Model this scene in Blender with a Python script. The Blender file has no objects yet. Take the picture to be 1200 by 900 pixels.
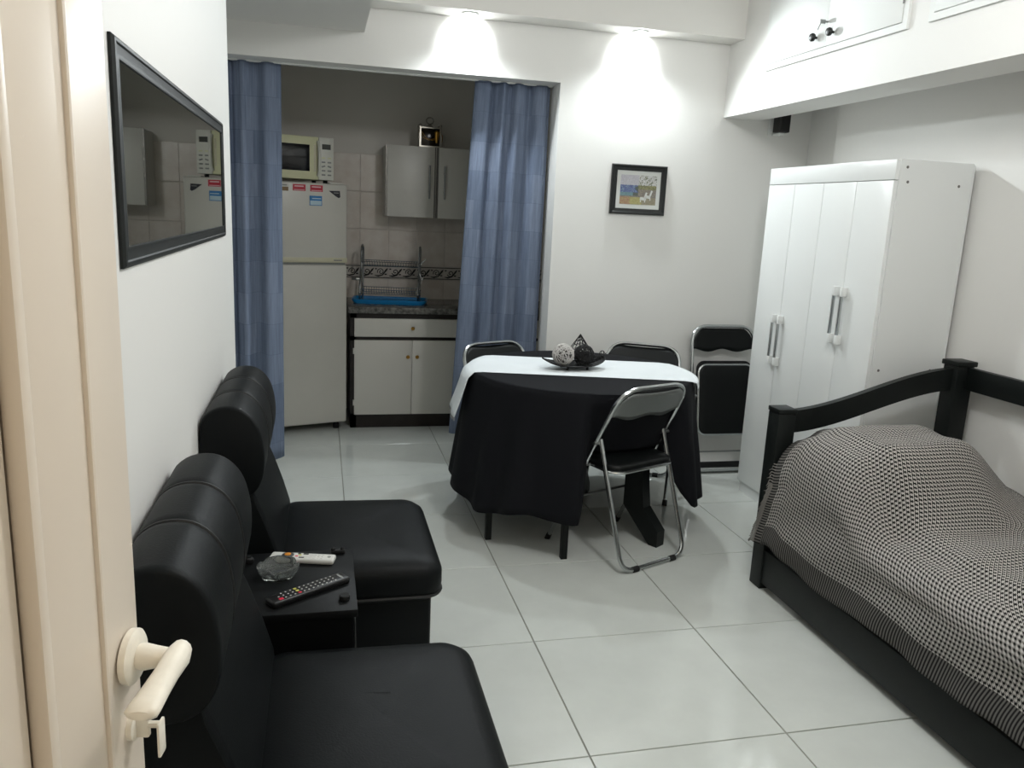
import bpy, bmesh, math, random
from mathutils import Vector, Matrix
R = math.radians
sc = bpy.context.scene
COL = sc.collection
random.seed(7)

# ------------------------------------------------------------------ camera
YAW, PITCH, ROLL, FPX = R(13.752), R(12.071), R(2.6976), 933.23
fw = Vector((math.sin(YAW)*math.cos(PITCH), math.cos(YAW)*math.cos(PITCH), -math.sin(PITCH)))
rt0 = Vector((math.cos(YAW), -math.sin(YAW), 0)); up0 = rt0.cross(fw)
rt = rt0*math.cos(ROLL) + up0*math.sin(ROLL)
up = -rt0*math.sin(ROLL) + up0*math.cos(ROLL)
cd = bpy.data.cameras.new('camera'); cam = bpy.data.objects.new('camera', cd); COL.objects.link(cam)
cd.sensor_width = 36.0; cd.lens = FPX/1200*36; cd.clip_start = 0.02
M = Matrix((rt, up, -fw)).transposed().to_4x4(); M.translation = (0, 0, 1.5)
cam.matrix_world = M
sc.camera = cam

# ------------------------------------------------------------------ world + exposure
w = bpy.data.worlds.new('world'); sc.world = w; w.use_nodes = True
w.node_tree.nodes['Background'].inputs[0].default_value = (0.9, 0.95, 1.0, 1)
w.node_tree.nodes['Background'].inputs[1].default_value = 0.10
vs = sc.view_settings
vs.view_transform = 'Standard'; vs.look = 'None'; vs.gamma = 1.0; vs.use_curve_mapping = False
vs.exposure = 0.28

# light levels of the fixtures (used in their builders)
SPOT_W, BEAM_W, PENDANT_W, HALL_W = 34.0, 12.0, 42.0, 8.0

# ------------------------------------------------------------------ materials
def lin(c):
    return tuple((x/12.92 if x <= .04045 else ((x+.055)/1.055)**2.4) for x in c)
def rgb(h):
    h = h.lstrip('#'); return lin([int(h[i:i+2], 16)/255 for i in (0, 2, 4)]) + (1,)
def mat(name, hexc, rough=.5, metal=0., noise=0., nscale=20., bump=0., bscale=200., spec=.5, hex2=None, coat=0., trans=0., ior=1.45):
    m = bpy.data.materials.new(name); m.use_nodes = True
    nt = m.node_tree; b = nt.nodes['Principled BSDF']
    b.inputs['Base Color'].default_value = rgb(hexc); b.inputs['Roughness'].default_value = rough
    b.inputs['Metallic'].default_value = metal; b.inputs['Specular IOR Level'].default_value = spec
    b.inputs['Coat Weight'].default_value = coat; b.inputs['Transmission Weight'].default_value = trans
    b.inputs['IOR'].default_value = ior
    tc = nt.nodes.new('ShaderNodeTexCoord')
    if noise > 0 or hex2:
        n = nt.nodes.new('ShaderNodeTexNoise'); n.inputs['Scale'].default_value = nscale; n.inputs['Detail'].default_value = 6
        n.inputs['Roughness'].default_value = .6
        nt.links.new(tc.outputs['Object'], n.inputs['Vector'])
        r = nt.nodes.new('ShaderNodeValToRGB')
        c1 = rgb(hexc)
        c2 = rgb(hex2) if hex2 else tuple(x*(1-noise) for x in c1[:3]) + (1,)
        r.color_ramp.elements[0].position = .35; r.color_ramp.elements[1].position = .65
        r.color_ramp.elements[0].color = c2; r.color_ramp.elements[1].color = c1
        nt.links.new(n.outputs['Fac'], r.inputs['Fac']); nt.links.new(r.outputs['Color'], b.inputs['Base Color'])
    if bump > 0:
        n2 = nt.nodes.new('ShaderNodeTexNoise'); n2.inputs['Scale'].default_value = bscale; n2.inputs['Detail'].default_value = 3
        nt.links.new(tc.outputs['Object'], n2.inputs['Vector'])
        bp = nt.nodes.new('ShaderNodeBump'); bp.inputs['Strength'].default_value = bump; bp.inputs['Distance'].default_value = .002
        nt.links.new(n2.outputs['Fac'], bp.inputs['Height']); nt.links.new(bp.outputs['Normal'], b.inputs['Normal'])
    return m
def emat(name, hexc, s):
    m = bpy.data.materials.new(name); m.use_nodes = True; b = m.node_tree.nodes['Principled BSDF']
    b.inputs['Base Color'].default_value = rgb(hexc); b.inputs['Emission Color'].default_value = rgb(hexc); b.inputs['Emission Strength'].default_value = s
    return m

MT = {}
MT['wall'] = mat('white wall paint', '#e6e5e1', .6, bump=.12, bscale=60)
MT['wall_k'] = mat('kitchen wall paint', '#e2ded6', .6, bump=.1, bscale=60)
MT['ceil'] = mat('ceiling paint', '#e3e1dc', .7)
MT['cup'] = mat('white enamel cupboard', '#e6e8e5', .6)
MT['grout'] = mat('floor grout', '#8f8f86', .8)
MT['tile'] = mat('polished porcelain', '#cbcfca', .08, noise=.06, nscale=5, spec=.45)
MT['door'] = mat('cream enamel', '#e2d6c6', .35, noise=.03, nscale=3)
MT['handle_w'] = mat('chipped white enamel', '#f6f0e2', .4, noise=.06, nscale=60)
MT['leather'] = mat('black leatherette', '#0b0e0f', .5, bump=.2, bscale=220, spec=.17)
MT['piping'] = mat('black piping', '#0a0b0b', .5)
MT['blackwood'] = mat('black painted wood', '#131716', .45, noise=.25, nscale=12, bump=.1, bscale=30, spec=.28)
MT['blackmel'] = mat('black melamine', '#101213', .5, noise=.2, nscale=30, spec=.2)
MT['frame_b'] = mat('black moulded frame', '#171918', .38)
MT['frame_m'] = mat('dark grey mirror frame', '#1c1f1e', .5, spec=.3)
MT['mirror'] = mat('mirror glass', '#bcc1bb', .015, 1.0)
MT['cloth_b'] = mat('black tablecloth', '#111216', .85, bump=.3, bscale=600, spec=.2)
MT['cloth_w'] = mat('white runner linen', '#dfe4e6', .85, bump=.3, bscale=500, spec=.2)
MT['chrome'] = mat('chrome tube', '#b9bcbc', .22, 1.0)
MT['steel'] = mat('brushed steel', '#8e908f', .35, 1.0)
MT['plate'] = mat('grey painted chair plate', '#7b7e7d', .35, .6)
MT['vinyl'] = mat('black vinyl', '#0b0e0e', .45, bump=.2, bscale=250, spec=.28)
MT['rubber'] = mat('black rubber', '#0c0c0c', .7)
MT['fridge'] = mat('aged white enamel', '#d3d1c8', .3, noise=.03, nscale=4)
MT['fridge_trim'] = mat('yellowed fridge trim', '#cfcbb0', .35)
MT['mw'] = mat('yellowed microwave plastic', '#dcdcb6', .35)
MT['mw2'] = mat('pale control panel', '#d9d9cf', .35)
MT['darkglass'] = mat('dark oven glass', '#17181c', .12)
MT['lcd'] = mat('dark display', '#22261f', .2)
MT['grey'] = mat('grey print', '#8d8f8c', .5)
MT['cabwhite'] = mat('white cabinet door', '#d8d6ce', .35)
MT['cabdark'] = mat('dark wenge', '#211b18', .5, noise=.35, nscale=20)
MT['gold'] = mat('brass knob', '#c99a4a', .28, 1.0)
MT['alu'] = mat('aluminium edge', '#6c6a66', .35, .7)
MT['granite'] = mat('grey granite', '#807f7a', .2, nscale=35, hex2='#3d3c3a')
MT['wtile'] = mat('beige marble tile', '#e6dfd6', .25, nscale=9, hex2='#d8cdc2')
MT['wgrout'] = mat('wall tile grout', '#d6cec5', .8)
MT['border'] = mat('border tile', '#d2ccc3', .3, noise=.1, nscale=20)
MT['ink'] = mat('black scroll print', '#2b2826', .5)
MT['blue'] = mat('blue plastic tray', '#1f86c4', .3)
MT['wardrobe'] = mat('white wardrobe laminate', '#e4e6e4', .28)
MT['gapdark'] = mat('grey-brown screw cap', '#6d6a66', .7)
MT['mattress'] = mat('cream mattress', '#c9bfae', .8)
MT['yarn'] = mat('grey fringe yarn', '#827e79', .9)
MT['fringe_w'] = mat('grey linen fringe', '#9a9c9e', .9)
MT['white_rem'] = mat('white remote plastic', '#cfcfca', .4)
MT['black_rem'] = mat('black remote plastic', '#121314', .35)
MT['key_l'] = mat('pale remote key', '#c9c9c6', .5)
MT['key_r'] = mat('red remote key', '#d0203f', .4)
MT['key_y'] = mat('yellow remote key', '#c6c257', .4)
MT['key_o'] = mat('orange remote key', '#d48a2a', .4)
MT['key_d'] = mat('dark remote key', '#2b2c2c', .4)
MT['glass'] = mat('clear glass', '#eef4f2', .02, trans=.94, ior=1.5)
MT['dglass'] = mat('smoked brass glass', '#241d14', .15, .1)
MT['silver'] = mat('tarnished silver', '#9a968c', .3, 1.0)
MT['ball_w'] = mat('white string ball', '#c9c6c2', .8)
MT['ball_in'] = mat('speckled ball core', '#4b4845', .9)
MT['wire_b'] = mat('black wire', '#141313', .5, .3)
MT['red'] = mat('red magnet', '#c22a3e', .4)
MT['redlt'] = mat('magnet lettering', '#e8c3c6', .5)
MT['mblue'] = mat('blue magnet', '#2e7fc0', .4)
MT['mpale'] = mat('pale blue magnet', '#b9d3de', .4)
MT['mbrown'] = mat('brown magnet', '#7b6136', .4)
MT['navy'] = mat('navy badge', '#23242e', .3)
MT['passe'] = mat('passepartout', '#d4d6d2', .7)
MT['spk'] = mat('black speaker', '#1b1b1a', .5)
MT['lens'] = emat('lamp lens', '#f4f8ff', 30.0)
MT['globe'] = mat('opal lamp glass', '#f2efe8', .3)

def nd(nt, t, **kw):
    n = nt.nodes.new(t)
    for k, v in kw.items(): setattr(n, k, v)
    return n
def mth(nt, op, a, b=None, c=None):
    n = nd(nt, 'ShaderNodeMath', operation=op)
    for i, x in enumerate((a, b, c)):
        if x is None: continue
        if isinstance(x, (int, float)): n.inputs[i].default_value = x
        else: nt.links.new(x, n.inputs[i])
    return n.outputs[0]
def blanket_mat():
    m = bpy.data.materials.new('houndstooth wool'); m.use_nodes = True; nt = m.node_tree; b = nt.nodes['Principled BSDF']
    b.inputs['Roughness'].default_value = .9; b.inputs['Specular IOR Level'].default_value = .15
    uv = nd(nt, 'ShaderNodeUVMap'); uv.uv_map = 'UVMap'
    s = nd(nt, 'ShaderNodeSeparateXYZ'); nt.links.new(uv.outputs[0], s.inputs[0])
    U, V = s.outputs[0], s.outputs[1]
    P = .0148
    def sq(x, p, duty=.5): return mth(nt, 'LESS_THAN', mth(nt, 'FRACT', mth(nt, 'DIVIDE', x, p)), duty)
    a = sq(U, P); bb = sq(V, P)
    dg = sq(mth(nt, 'ADD', U, V), P/2, .5)
    both = mth(nt, 'MULTIPLY', a, bb)
    anyv = mth(nt, 'MAXIMUM', a, bb)
    mixed = mth(nt, 'SUBTRACT', anyv, both)
    dark = mth(nt, 'ADD', both, mth(nt, 'MULTIPLY', mixed, dg))        # 1 = black yarn
    hb = mth(nt, 'LESS_THAN', V, .085)                                 # hem band
    eb = mth(nt, 'LESS_THAN', U, .05)                                  # end band
    st1 = mth(nt, 'ADD', mth(nt, 'MULTIPLY', sq(U, .0115, .5), .28), .70)
    st2 = mth(nt, 'ADD', mth(nt, 'MULTIPLY', sq(V, .0125, .5), .35), .62)
    def lerp(f, x, y): 
        n = nd(nt, 'ShaderNodeMix', data_type='FLOAT'); nt.links.new(f, n.inputs[0]); nt.links.new(x, n.inputs[2]); nt.links.new(y, n.inputs[3]); return n.outputs[0]
    d2 = lerp(hb, dark, st1); d3 = lerp(eb, d2, st2)
    cr = nd(nt, 'ShaderNodeValToRGB'); cr.color_ramp.elements[0].color = rgb('#aeaaa5'); cr.color_ramp.elements[1].color = rgb('#131213')
    nt.links.new(d3, cr.inputs[0]); nt.links.new(cr.outputs[0], b.inputs['Base Color'])
    n2 = nd(nt, 'ShaderNodeTexNoise'); n2.inputs['Scale'].default_value = 300
    bp = nd(nt, 'ShaderNodeBump'); bp.inputs['Strength'].default_value = .3; bp.inputs['Distance'].default_value = .002
    nt.links.new(n2.outputs[0], bp.inputs['Height']); nt.links.new(bp.outputs[0], b.inputs['Normal'])
    return m
MT['blanket'] = blanket_mat()
def curtain_mat():
    m = bpy.data.materials.new('slate blue curtain'); m.use_nodes = True; nt = m.node_tree; b = nt.nodes['Principled BSDF']
    b.inputs['Roughness'].default_value = .8; b.inputs['Specular IOR Level'].default_value = .25
    uv = nd(nt, 'ShaderNodeUVMap'); uv.uv_map = 'UVMap'
    br = nd(nt, 'ShaderNodeTexBrick'); nt.links.new(uv.outputs[0], br.inputs['Vector'])
    br.offset = .37; br.offset_frequency = 2; br.squash = 1
    br.inputs['Scale'].default_value = 1.0; br.inputs['Brick Width'].default_value = .095; br.inputs['Row Height'].default_value = .175
    br.inputs['Mortar Size'].default_value = .002; br.inputs['Mortar Smooth'].default_value = 1
    br.inputs['Color1'].default_value = rgb('#6b778c'); br.inputs['Color2'].default_value = rgb('#7d889c'); br.inputs['Mortar'].default_value = rgb('#616d82')
    mp = nd(nt, 'ShaderNodeMapping'); mp.inputs['Scale'].default_value = (90, 6, 1); nt.links.new(uv.outputs[0], mp.inputs[0])
    n = nd(nt, 'ShaderNodeTexNoise'); n.inputs['Scale'].default_value = 1.0; n.inputs['Detail'].default_value = 5; nt.links.new(mp.outputs[0], n.inputs['Vector'])
    mx = nd(nt, 'ShaderNodeMix', data_type='RGBA', blend_type='MULTIPLY'); mx.inputs[0].default_value = .55
    cr = nd(nt, 'ShaderNodeValToRGB'); cr.color_ramp.elements[0].position = .3; cr.color_ramp.elements[1].position = .7
    cr.color_ramp.elements[0].color = (.55, .57, .6, 1); cr.color_ramp.elements[1].color = (1, 1, 1, 1)
    nt.links.new(n.outputs[0], cr.inputs[0]); nt.links.new(br.outputs['Color'], mx.inputs[6]); nt.links.new(cr.outputs[0], mx.inputs[7])
    nt.links.new(mx.outputs[2], b.inputs['Base Color'])
    return m
MT['curtain'] = curtain_mat()
def vcol_mat():
    m = bpy.data.materials.new('painted print'); m.use_nodes = True; nt = m.node_tree; b = nt.nodes['Principled BSDF']
    a = nd(nt, 'ShaderNodeVertexColor'); a.layer_name = 'Col'; nt.links.new(a.outputs[0], b.inputs['Base Color']); b.inputs['Roughness'].default_value = .6
    return m
MT['print'] = vcol_mat()

# ------------------------------------------------------------------ mesh helpers
class B:
    def __init__(s): s.bm = bmesh.new()
    def _rot(s, vs, c, rot):
        if rot is not None: bmesh.ops.rotate(s.bm, verts=vs, cent=c, matrix=rot)
    def box(s, x0, x1, y0, y1, z0, z1, bev=0., seg=2, rot=None, cent=None):
        r = bmesh.ops.create_cube(s.bm, size=1.0)['verts']
        c = Vector(((x0+x1)/2, (y0+y1)/2, (z0+z1)/2))
        for v in r: v.co = Vector((v.co.x*(x1-x0), v.co.y*(y1-y0), v.co.z*(z1-z0))) + c
        vs = list(r)
        if bev > 0:
            es = list({e for v in r for e in v.link_edges})
            o = bmesh.ops.bevel(s.bm, geom=es, offset=bev, segments=seg, profile=.5, affect='EDGES')
            vs = list({v for f in o['faces'] for v in f.verts} | {v for v in vs if v.is_valid})
        s._rot(vs, cent or c, rot); return s
    def tube(s, pts, r, n=8, closed=False, cap=True):
        pts = [Vector(p) for p in pts]; N = len(pts); rings = []
        prev = None
        for i, p in enumerate(pts):
            if closed: t = (pts[(i+1) % N]-pts[i-1])
            else: t = pts[min(i+1, N-1)]-pts[max(i-1, 0)]
            t.normalize()
            if prev is None:
                a = Vector((0, 0, 1)) if abs(t.z) < .9 else Vector((1, 0, 0))
                u = t.cross(a).normalized()
            else:
                u = (prev - t*prev.dot(t)).normalized()
            prev = u; v = t.cross(u)
            rr = r[i] if isinstance(r, (list, tuple)) else r
            rings.append([s.bm.verts.new(p + (u*math.cos(2*math.pi*k/n) + v*math.sin(2*math.pi*k/n))*rr) for k in range(n)])
        for i in range(N if closed else N-1):
            a, b2 = rings[i], rings[(i+1) % N]
            for k in range(n): s.bm.faces.new((a[k], a[(k+1) % n], b2[(k+1) % n], b2[k]))
        if cap and not closed:
            s.bm.faces.new(rings[0][::-1]); s.bm.faces.new(rings[-1])
        return s
    def cyl(s, p0, p1, r, n=16, r1=None): return s.tube([p0, p1], [r, r1 if r1 is not None else r], n)
    def lathe(s, prof, c=(0, 0, 0), n=24, axis='z', capb=True, capt=True):
        c = Vector(c); rings = []
        for (rr, h) in prof:
            ring = []
            for k in range(n):
                a = 2*math.pi*k/n; x, y = rr*math.cos(a), rr*math.sin(a)
                p = {'z': (x, y, h), 'x': (h, x, y), 'y': (y, h, x)}[axis]
                ring.append(s.bm.verts.new(c + Vector(p)))
            rings.append(ring)
        for a, b2 in zip(rings, rings[1:]):
            for k in range(n): s.bm.faces.new((a[k], a[(k+1) % n], b2[(k+1) % n], b2[k]))
        if capb: s.bm.faces.new(rings[0][::-1])
        if capt: s.bm.faces.new(rings[-1])
        return s
    def prism(s, poly, d0, d1, plane='xz'):
        f = {'xz': lambda a, b2, d: (a, d, b2), 'xy': lambda a, b2, d: (a, b2, d), 'yz': lambda a, b2, d: (d, a, b2)}[plane]
        A = [s.bm.verts.new(f(a, b2, d0)) for a, b2 in poly]; C = [s.bm.verts.new(f(a, b2, d1)) for a, b2 in poly]
        s.bm.faces.new(A); s.bm.faces.new(C[::-1])
        for i in range(len(poly)): j = (i+1) % len(poly); s.bm.faces.new((A[i], C[i], C[j], A[j]))
        return s
    def loft(s, rings, closed=True, cap=True):
        RR = [[s.bm.verts.new(p) for p in r] for r in rings]; n = len(RR[0])
        for a, b2 in zip(RR, RR[1:]):
            for k in range(n if closed else n-1): s.bm.faces.new((a[k], a[(k+1) % n], b2[(k+1) % n], b2[k]))
        if cap and closed: s.bm.faces.new(RR[0][::-1]); s.bm.faces.new(RR[-1])
        return s
    def sphere(s, c, r, seg=16, rings=10, scale=(1, 1, 1)):
        o = bmesh.ops.create_uvsphere(s.bm, u_segments=seg, v_segments=rings, radius=r)['verts']
        for v in o: v.co = Vector((v.co.x*scale[0], v.co.y*scale[1], v.co.z*scale[2])) + Vector(c)
        return s
    def grid(s, P, uv=None, closed_u=False):
        """P[i][j] points; faces between"""
        V = [[s.bm.verts.new(p) for p in row] for row in P]
        lay = s.bm.loops.layers.uv.new('UVMap') if uv else None
        nI, nJ = len(V), len(V[0])
        for i in range(nI if closed_u else nI-1):
            i2 = (i+1) % nI
            for j in range(nJ-1):
                f = s.bm.faces.new((V[i][j], V[i2][j], V[i2][j+1], V[i][j+1]))
                if uv:
                    for l, (a, b2) in zip(f.loops, ((i, j), (i+1 if closed_u else i2, j), (i+1 if closed_u else i2, j+1), (i, j+1))):
                        l[lay].uv = uv(a, b2)
        return s
    def done(s, name, m, parent=None, smooth=35, recalc=True):
        if recalc: bmesh.ops.recalc_face_normals(s.bm, faces=s.bm.faces)
        me = bpy.data.meshes.new(name); s.bm.to_mesh(me); s.bm.free()
        me.materials.append(MT[m] if isinstance(m, str) else m)
        if smooth:
            me.shade_smooth(); me.set_sharp_from_angle(angle=R(smooth))
        o = bpy.data.objects.new(name, me); COL.objects.link(o)
        if parent is not None: o.parent = parent
        return o
def tag(o, label=None, cat=None, group=None, kind=None):
    if label: o['label'] = label
    if cat: o['category'] = cat
    if group: o['group'] = group
    if kind: o['kind'] = kind
    return o
def thing(name, label, cat, loc=(0, 0, 0), rz=0., group=None):
    o = bpy.data.objects.new(name, None); COL.objects.link(o); o.empty_display_size = .1
    o.location = loc; o.rotation_euler = (0, 0, rz)
    return tag(o, label, cat, group)
def boxobj(name, m, parent, *a, **k): return B().box(*a, **k).done(name, m, parent)
def dup(root, loc, rz, label=None):
    def cp(o, par):
        c = o.copy(); COL.objects.link(c); c.parent = par
        for ch in list(o.children): cp(ch, c)
        return c
    r = cp(root, None); r.location = loc; r.rotation_euler = (0, 0, rz)
    if label: r['label'] = label
    return r
def copy_mesh_at(o, loc, parent):
    c = o.copy(); COL.objects.link(c); c.parent = parent; c.location = loc; return c
def solid(o, t, off=0):
    m = o.modifiers.new('thickness', 'SOLIDIFY'); m.thickness = t; m.offset = off; return o
def rrect(cx, cy, w2, h2, r, n=5):
    pts = []
    for (sx, sy, a0) in ((1, 1, 0), (-1, 1, 90), (-1, -1, 180), (1, -1, 270)):
        for k in range(n+1):
            a = R(a0 + 90*k/n); pts.append((cx+sx*(w2-r)+r*math.cos(a), cy+sy*(h2-r)+r*math.sin(a)))
    return pts
def struct(name, m, *boxes, bev=0):
    b = B()
    for q in boxes: b.box(*q, bev=bev)
    return tag(b.done(name, m), kind='structure')

# ------------------------------------------------------------------ room dimensions
XL, XA, YA = -.338, -1.0, 3.335          # left wall, passage beyond its corner, the corner
XR, XR2 = 2.74, 2.853                    # right wall, recess beside the far corner
YB, YB2, YK = 4.45, 4.64, 6.00          # dividing wall front/back, kitchen back wall
YF = -.06                               # entrance wall
ZC = 2.80
OPX, OPZ = 1.284, 2.215                 # kitchen opening: right jamb, header underside
TILE, TX0, TY0 = .627, .1117, 1.8779

# floor
floor = struct('floor', 'grout', (XA-.15, XR2+.1, -1.6, YK+.15, -.1, -.004))
tm = None
for i in range(-3, 5):
    for j in range(-6, 7):
        x0, x1 = TX0+i*TILE, TX0+(i+1)*TILE; y0, y1 = TY0+j*TILE, TY0+(j+1)*TILE
        x0c, x1c, y0c, y1c = max(x0, XA if y1 > YA else XL-.02), min(x1, XR2+.02), max(y0, -1.5), min(y1, YK)
        if x1c-x0c < .03 or y1c-y0c < .03: continue
        g = .0022
        b = B().box(x0c+g, x1c-g, y0c+g, y1c-g, -.012, random.uniform(-.0004, .0004), bev=.0012, seg=1)
        b.done('floor_tile', 'tile', floor, smooth=0)
# walls
struct('wall_left', 'wall', (XA-.12, XL, YF-.12, YA, 0, ZC))
struct('wall_passage', 'wall', (XA-.12, XA, YA, YK+.1, 0, ZC))
wb = struct('wall_back', 'wall', (OPX, XR2+.12, YB, YB2, 0, ZC), (XA, OPX, YB, YB2, OPZ, ZC))
struct('wall_right', 'wall', (XR, XR+.25, YF-.12, 4.02, 0, ZC), (XR2, XR2+.12, 4.02, YB, 0, ZC))
struct('wall_front', 'wall', (.56, XR+.1, YF-.12, YF, 0, ZC), (-.6, -.40, YF-.12, YF, 0, ZC), (-.40, .56, YF-.12, YF, 2.08, ZC))
struct('wall_hall', 'wall', (-.6, -.5, -1.5, YF-.12, 0, 2.5), (.9, 1.0, -1.5, YF-.12, 0, 2.5), (-.6, 1.0, -1.6, -1.5, 0, 2.5), (-.6, 1.0, -1.6, YF-.12, 2.5, 2.6))
wk = struct('wall_kitchen', 'wall_k', (XA, 1.95, YK, YK+.12, 0, ZC), (1.85, 1.97, YB2, YK, 0, ZC))
struct('ceiling', 'ceil', (XA-.1, XR2+.12, YF-.12, YK+.12, ZC, ZC+.1))
# soffit along the back wall (carries the spotlights) and the grey duct box in the corner
SZ, SY = 2.497, 4.285
struct('trim_1', 'ceil', (.221, 2.279, SY, YB, SZ, ZC))
struct('trim_2', 'ceil', (XA, .221, YA, YB, 2.376, ZC), (XL, .221, 1.2, YA, 2.376, ZC))

# wall tiles in the kitchen
rows = [(1.607, 1.867), (1.342, 1.603), (1.085, 1.338), (.835, .985)]
xj = [XA] + [.275 + .207*k for k in range(-6, 8)]
xs = [x for x in xj if XA <= x < 1.85] + [1.85]
xs = sorted(set(xs))
boxobj('tile_bed', 'wgrout', wk, XA, 1.85, YK-.006, YK+.01, .80, 1.867)
for (z0, z1) in rows:
    for a, b_ in zip(xs, xs[1:]):
        if b_-a < .02: continue
        B().box(a+.0015, b_-.0015, YK-.012, YK, z0+.0015, z1-.0015, bev=.0015, seg=1).done('wall_tile', 'wtile', wk, smooth=0)
def spiral(cx, cz, r0, turns, a0, sgn=1, n=18):
    return [(cx+r0*(1-t/n*.85)*math.cos(a0+sgn*turns*2*math.pi*t/n), YK-.0125, cz+r0*(1-t/n*.85)*math.sin(a0+sgn*turns*2*math.pi*t/n)) for t in range(n+1)]
for a, b_ in zip(xs, xs[1:]):
    if b_-a < .05: continue
    bt = B().box(a+.001, b_-.001, YK-.012, YK, .987, 1.081, bev=.0012, seg=1).done('border_tile', 'border', wk, smooth=0)
    p = B(); m0 = (a+b_)/2
    for z in (.9925, 1.0755): p.box(a, b_, YK-.0135, YK-.011, z-.0028, z+.0028)
    for k, cx in enumerate((m0-.052, m0+.05)):
        p.tube(spiral(cx, 1.036, .026, 1.4, R(200), 1 if k == 0 else -1), .0035, 5)
        p.tube([(cx-.045, YK-.0125, 1.008), (cx-.02, YK-.0125, 1.004), (cx+.012, YK-.0125, 1.012), (cx+.04, YK-.0125, 1.05), (cx+.05, YK-.0125, 1.062)], [.002, .006, .004, .007, .002], 5)
        p.sphere((cx+.035, YK-.0125, 1.018), .007, 8, 5, (1.4, .3, .7)); p.sphere((cx-.036, YK-.0125, 1.056), .007, 8, 5, (1.2, .3, .7))
    p.done('scroll_print', 'ink', bt)

# ------------------------------------------------------------------ overhead cupboard (built over the bed niche)
XC = 2.279
oc = thing('overhead_cupboard', 'white built-in cupboard band over the wardrobe and bed with black knobs', 'cupboard', (XC, 2.2, 2.10))
b = B()
b.box(0, .235, YF-2.2+.001, YB-2.2, 0, ZC-2.10-.001)
b.box(.235, XR2-XC, YF-2.2+.001, YB-2.2, .10, .16)
b.done('body', 'wall', oc)
def cupdoors(y0, y1, knobs):
    z0, z1 = .19, .62
    fr = B()
    t = .028
    fr.box(-.012, .001, y0, y1, z0, z0+t); fr.box(-.012, .001, y0, y1, z1-t, z1)
    fr.box(-.012, .001, y0, y0+t, z0+t, z1-t); fr.box(-.012, .001, y1-t, y1, z0+t, z1-t)
    fr.done('door_frame', 'cup', oc)
    ym = (y0+y1)/2
    B().box(-.002, .001, y0+t-.001, y1-t+.001, z0+t-.001, z1-t+.001).done('door_backing', 'cup', oc)
    for (a, c_, kn) in ((y0+t+.002, ym-.0008, ym-.055), (ym+.0008, y1-t-.002, ym+.075)):
        d = B().box(-.016, -.002, a, c_, z0+t+.002, z1-t-.002, bev=.002).done('cupboard_door', 'cup', oc)
        kb = B().lathe([(.006, 0), (.006, -.014), (.017, -.017), (.019, -.026), (.015, -.034), (.006, -.037)], (-.015, kn, .27), 16, 'x').done('knob', 'frame_b', d)
    B().cyl((-.017, y0+t+.001, z0+.10), (-.017, y0+t+.001, z0+.17), .004, 10).done('hinge', 'grey', oc)
    if knobs:
        k = B(); k.cyl((-.016, ym+.0, .325), (-.03, ym+.0, .325), .004, 8); k.box(-.055, -.028, ym-.002, ym+.002, .315, .333, bev=.001)
        k.tube([(-.05, ym, .318), (-.052, ym+.012, .30), (-.05, ym+.02, .292)], .002, 6); k.done('key', 'steel', oc)
cupdoors(2.955-2.2, 4.03-2.2, True)
cupdoors(1.76-2.2, 2.835-2.2, True)
cupdoors(.57-2.2, 1.64-2.2, True)

# ------------------------------------------------------------------ entrance door standing open on the left
E0 = Vector((-.2015, .885)); H0 = Vector((-.375, -.03)); dv = (E0-H0); DW = dv.length
door = tag(bpy.data.objects.new('door_1', None), 'cream panelled entrance door standing open with a white lever handle', None, None, 'structure'); COL.objects.link(door)
door.location = (H0.x, H0.y, 0); door.rotation_euler = (0, 0, math.atan2(dv.y, dv.x))
# local: x along the door from hinge to free edge, visible face is y<0 side (towards the room)
DT = .036
b = B()
SW = .187
b.box(0, .09, 0, DT, .012, 2.03, bev=.002); b.box(DW-SW, DW, 0, DT, .012, 2.03, bev=.002)
for z0, z1 in ((.012, .16), (1.93, 2.03)): b.box(.088, DW-SW+.002, 0, DT, z0, z1)
b.done('leaf', 'door', door)
boxobj('door_panel', 'door', door, .085, DW-SW-.0155, .010, DT-.010, .15, 1.95)
mo = B()
for x in (DW-SW-.004, .092):
    mo.box(x-.008, x+.008, -.007, .012, .15, 1.94, bev=.004)
for z in (.155, 1.935): mo.box(.085, DW-SW, -.007, .012, z-.008, z+.008, bev=.004)
mo.done('moulding', 'door', door)
boxobj('edge_bead', 'door', door, DW-.087, DW-.079, -.005, .004, .02, 2.02, bev=.003)
boxobj('groove_bottom', 'door', door, DW-SW-.022, DW-SW+.004, .0255, .030, .15, 1.95)
hx, hz = DW-.030, 1.01
hd = B().lathe([(.030, -.002), (.030, -.009), (.026, -.012), (.014, -.013)], (hx, 0, hz), 24, 'y').done('rosette', 'handle_w', door)
lv = B()
lv.lathe([(.013, -.010), (.015, -.018), (.0125, -.030), (.010, -.045), (.010, -.052)], (hx, 0, hz), 16, 'y')
lv.loft([[(hx+dx, -.054+dy*hh, hz+dz*ww+zo) for dy, dz in [(math.cos(R(a)), math.sin(R(a))) for a in range(0, 360, 30)]] for dx, hh, ww, zo in
    ((.016, .004, .006, .002), (.013, .011, .012, .002), (.0, .0140, .0150, .001), (-.03, .013, .0130, .000), (-.06, .0145, .0110, -.001), (-.085, .0165, .0095, -.002), (-.097, .017, .0085, -.002), (-.102, .012, .005, -.002))])
lv.done('lever_handle', 'handle_w', door, smooth=50)
k = B(); k.lathe([(.016, 0), (.016, -.006), (.009, -.007)], (hx, 0, hz-.085), 16, 'y'); k.box(hx-.004, hx+.004, -.020, -.005, hz-.098, hz-.074, bev=.002); k.box(hx-.009, hx+.009, -.034, -.030, hz-.120, hz-.078, bev=.003); k.cyl((hx, -.006, hz-.083), (hx, -.033, hz-.083), .004, 8)
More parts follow.
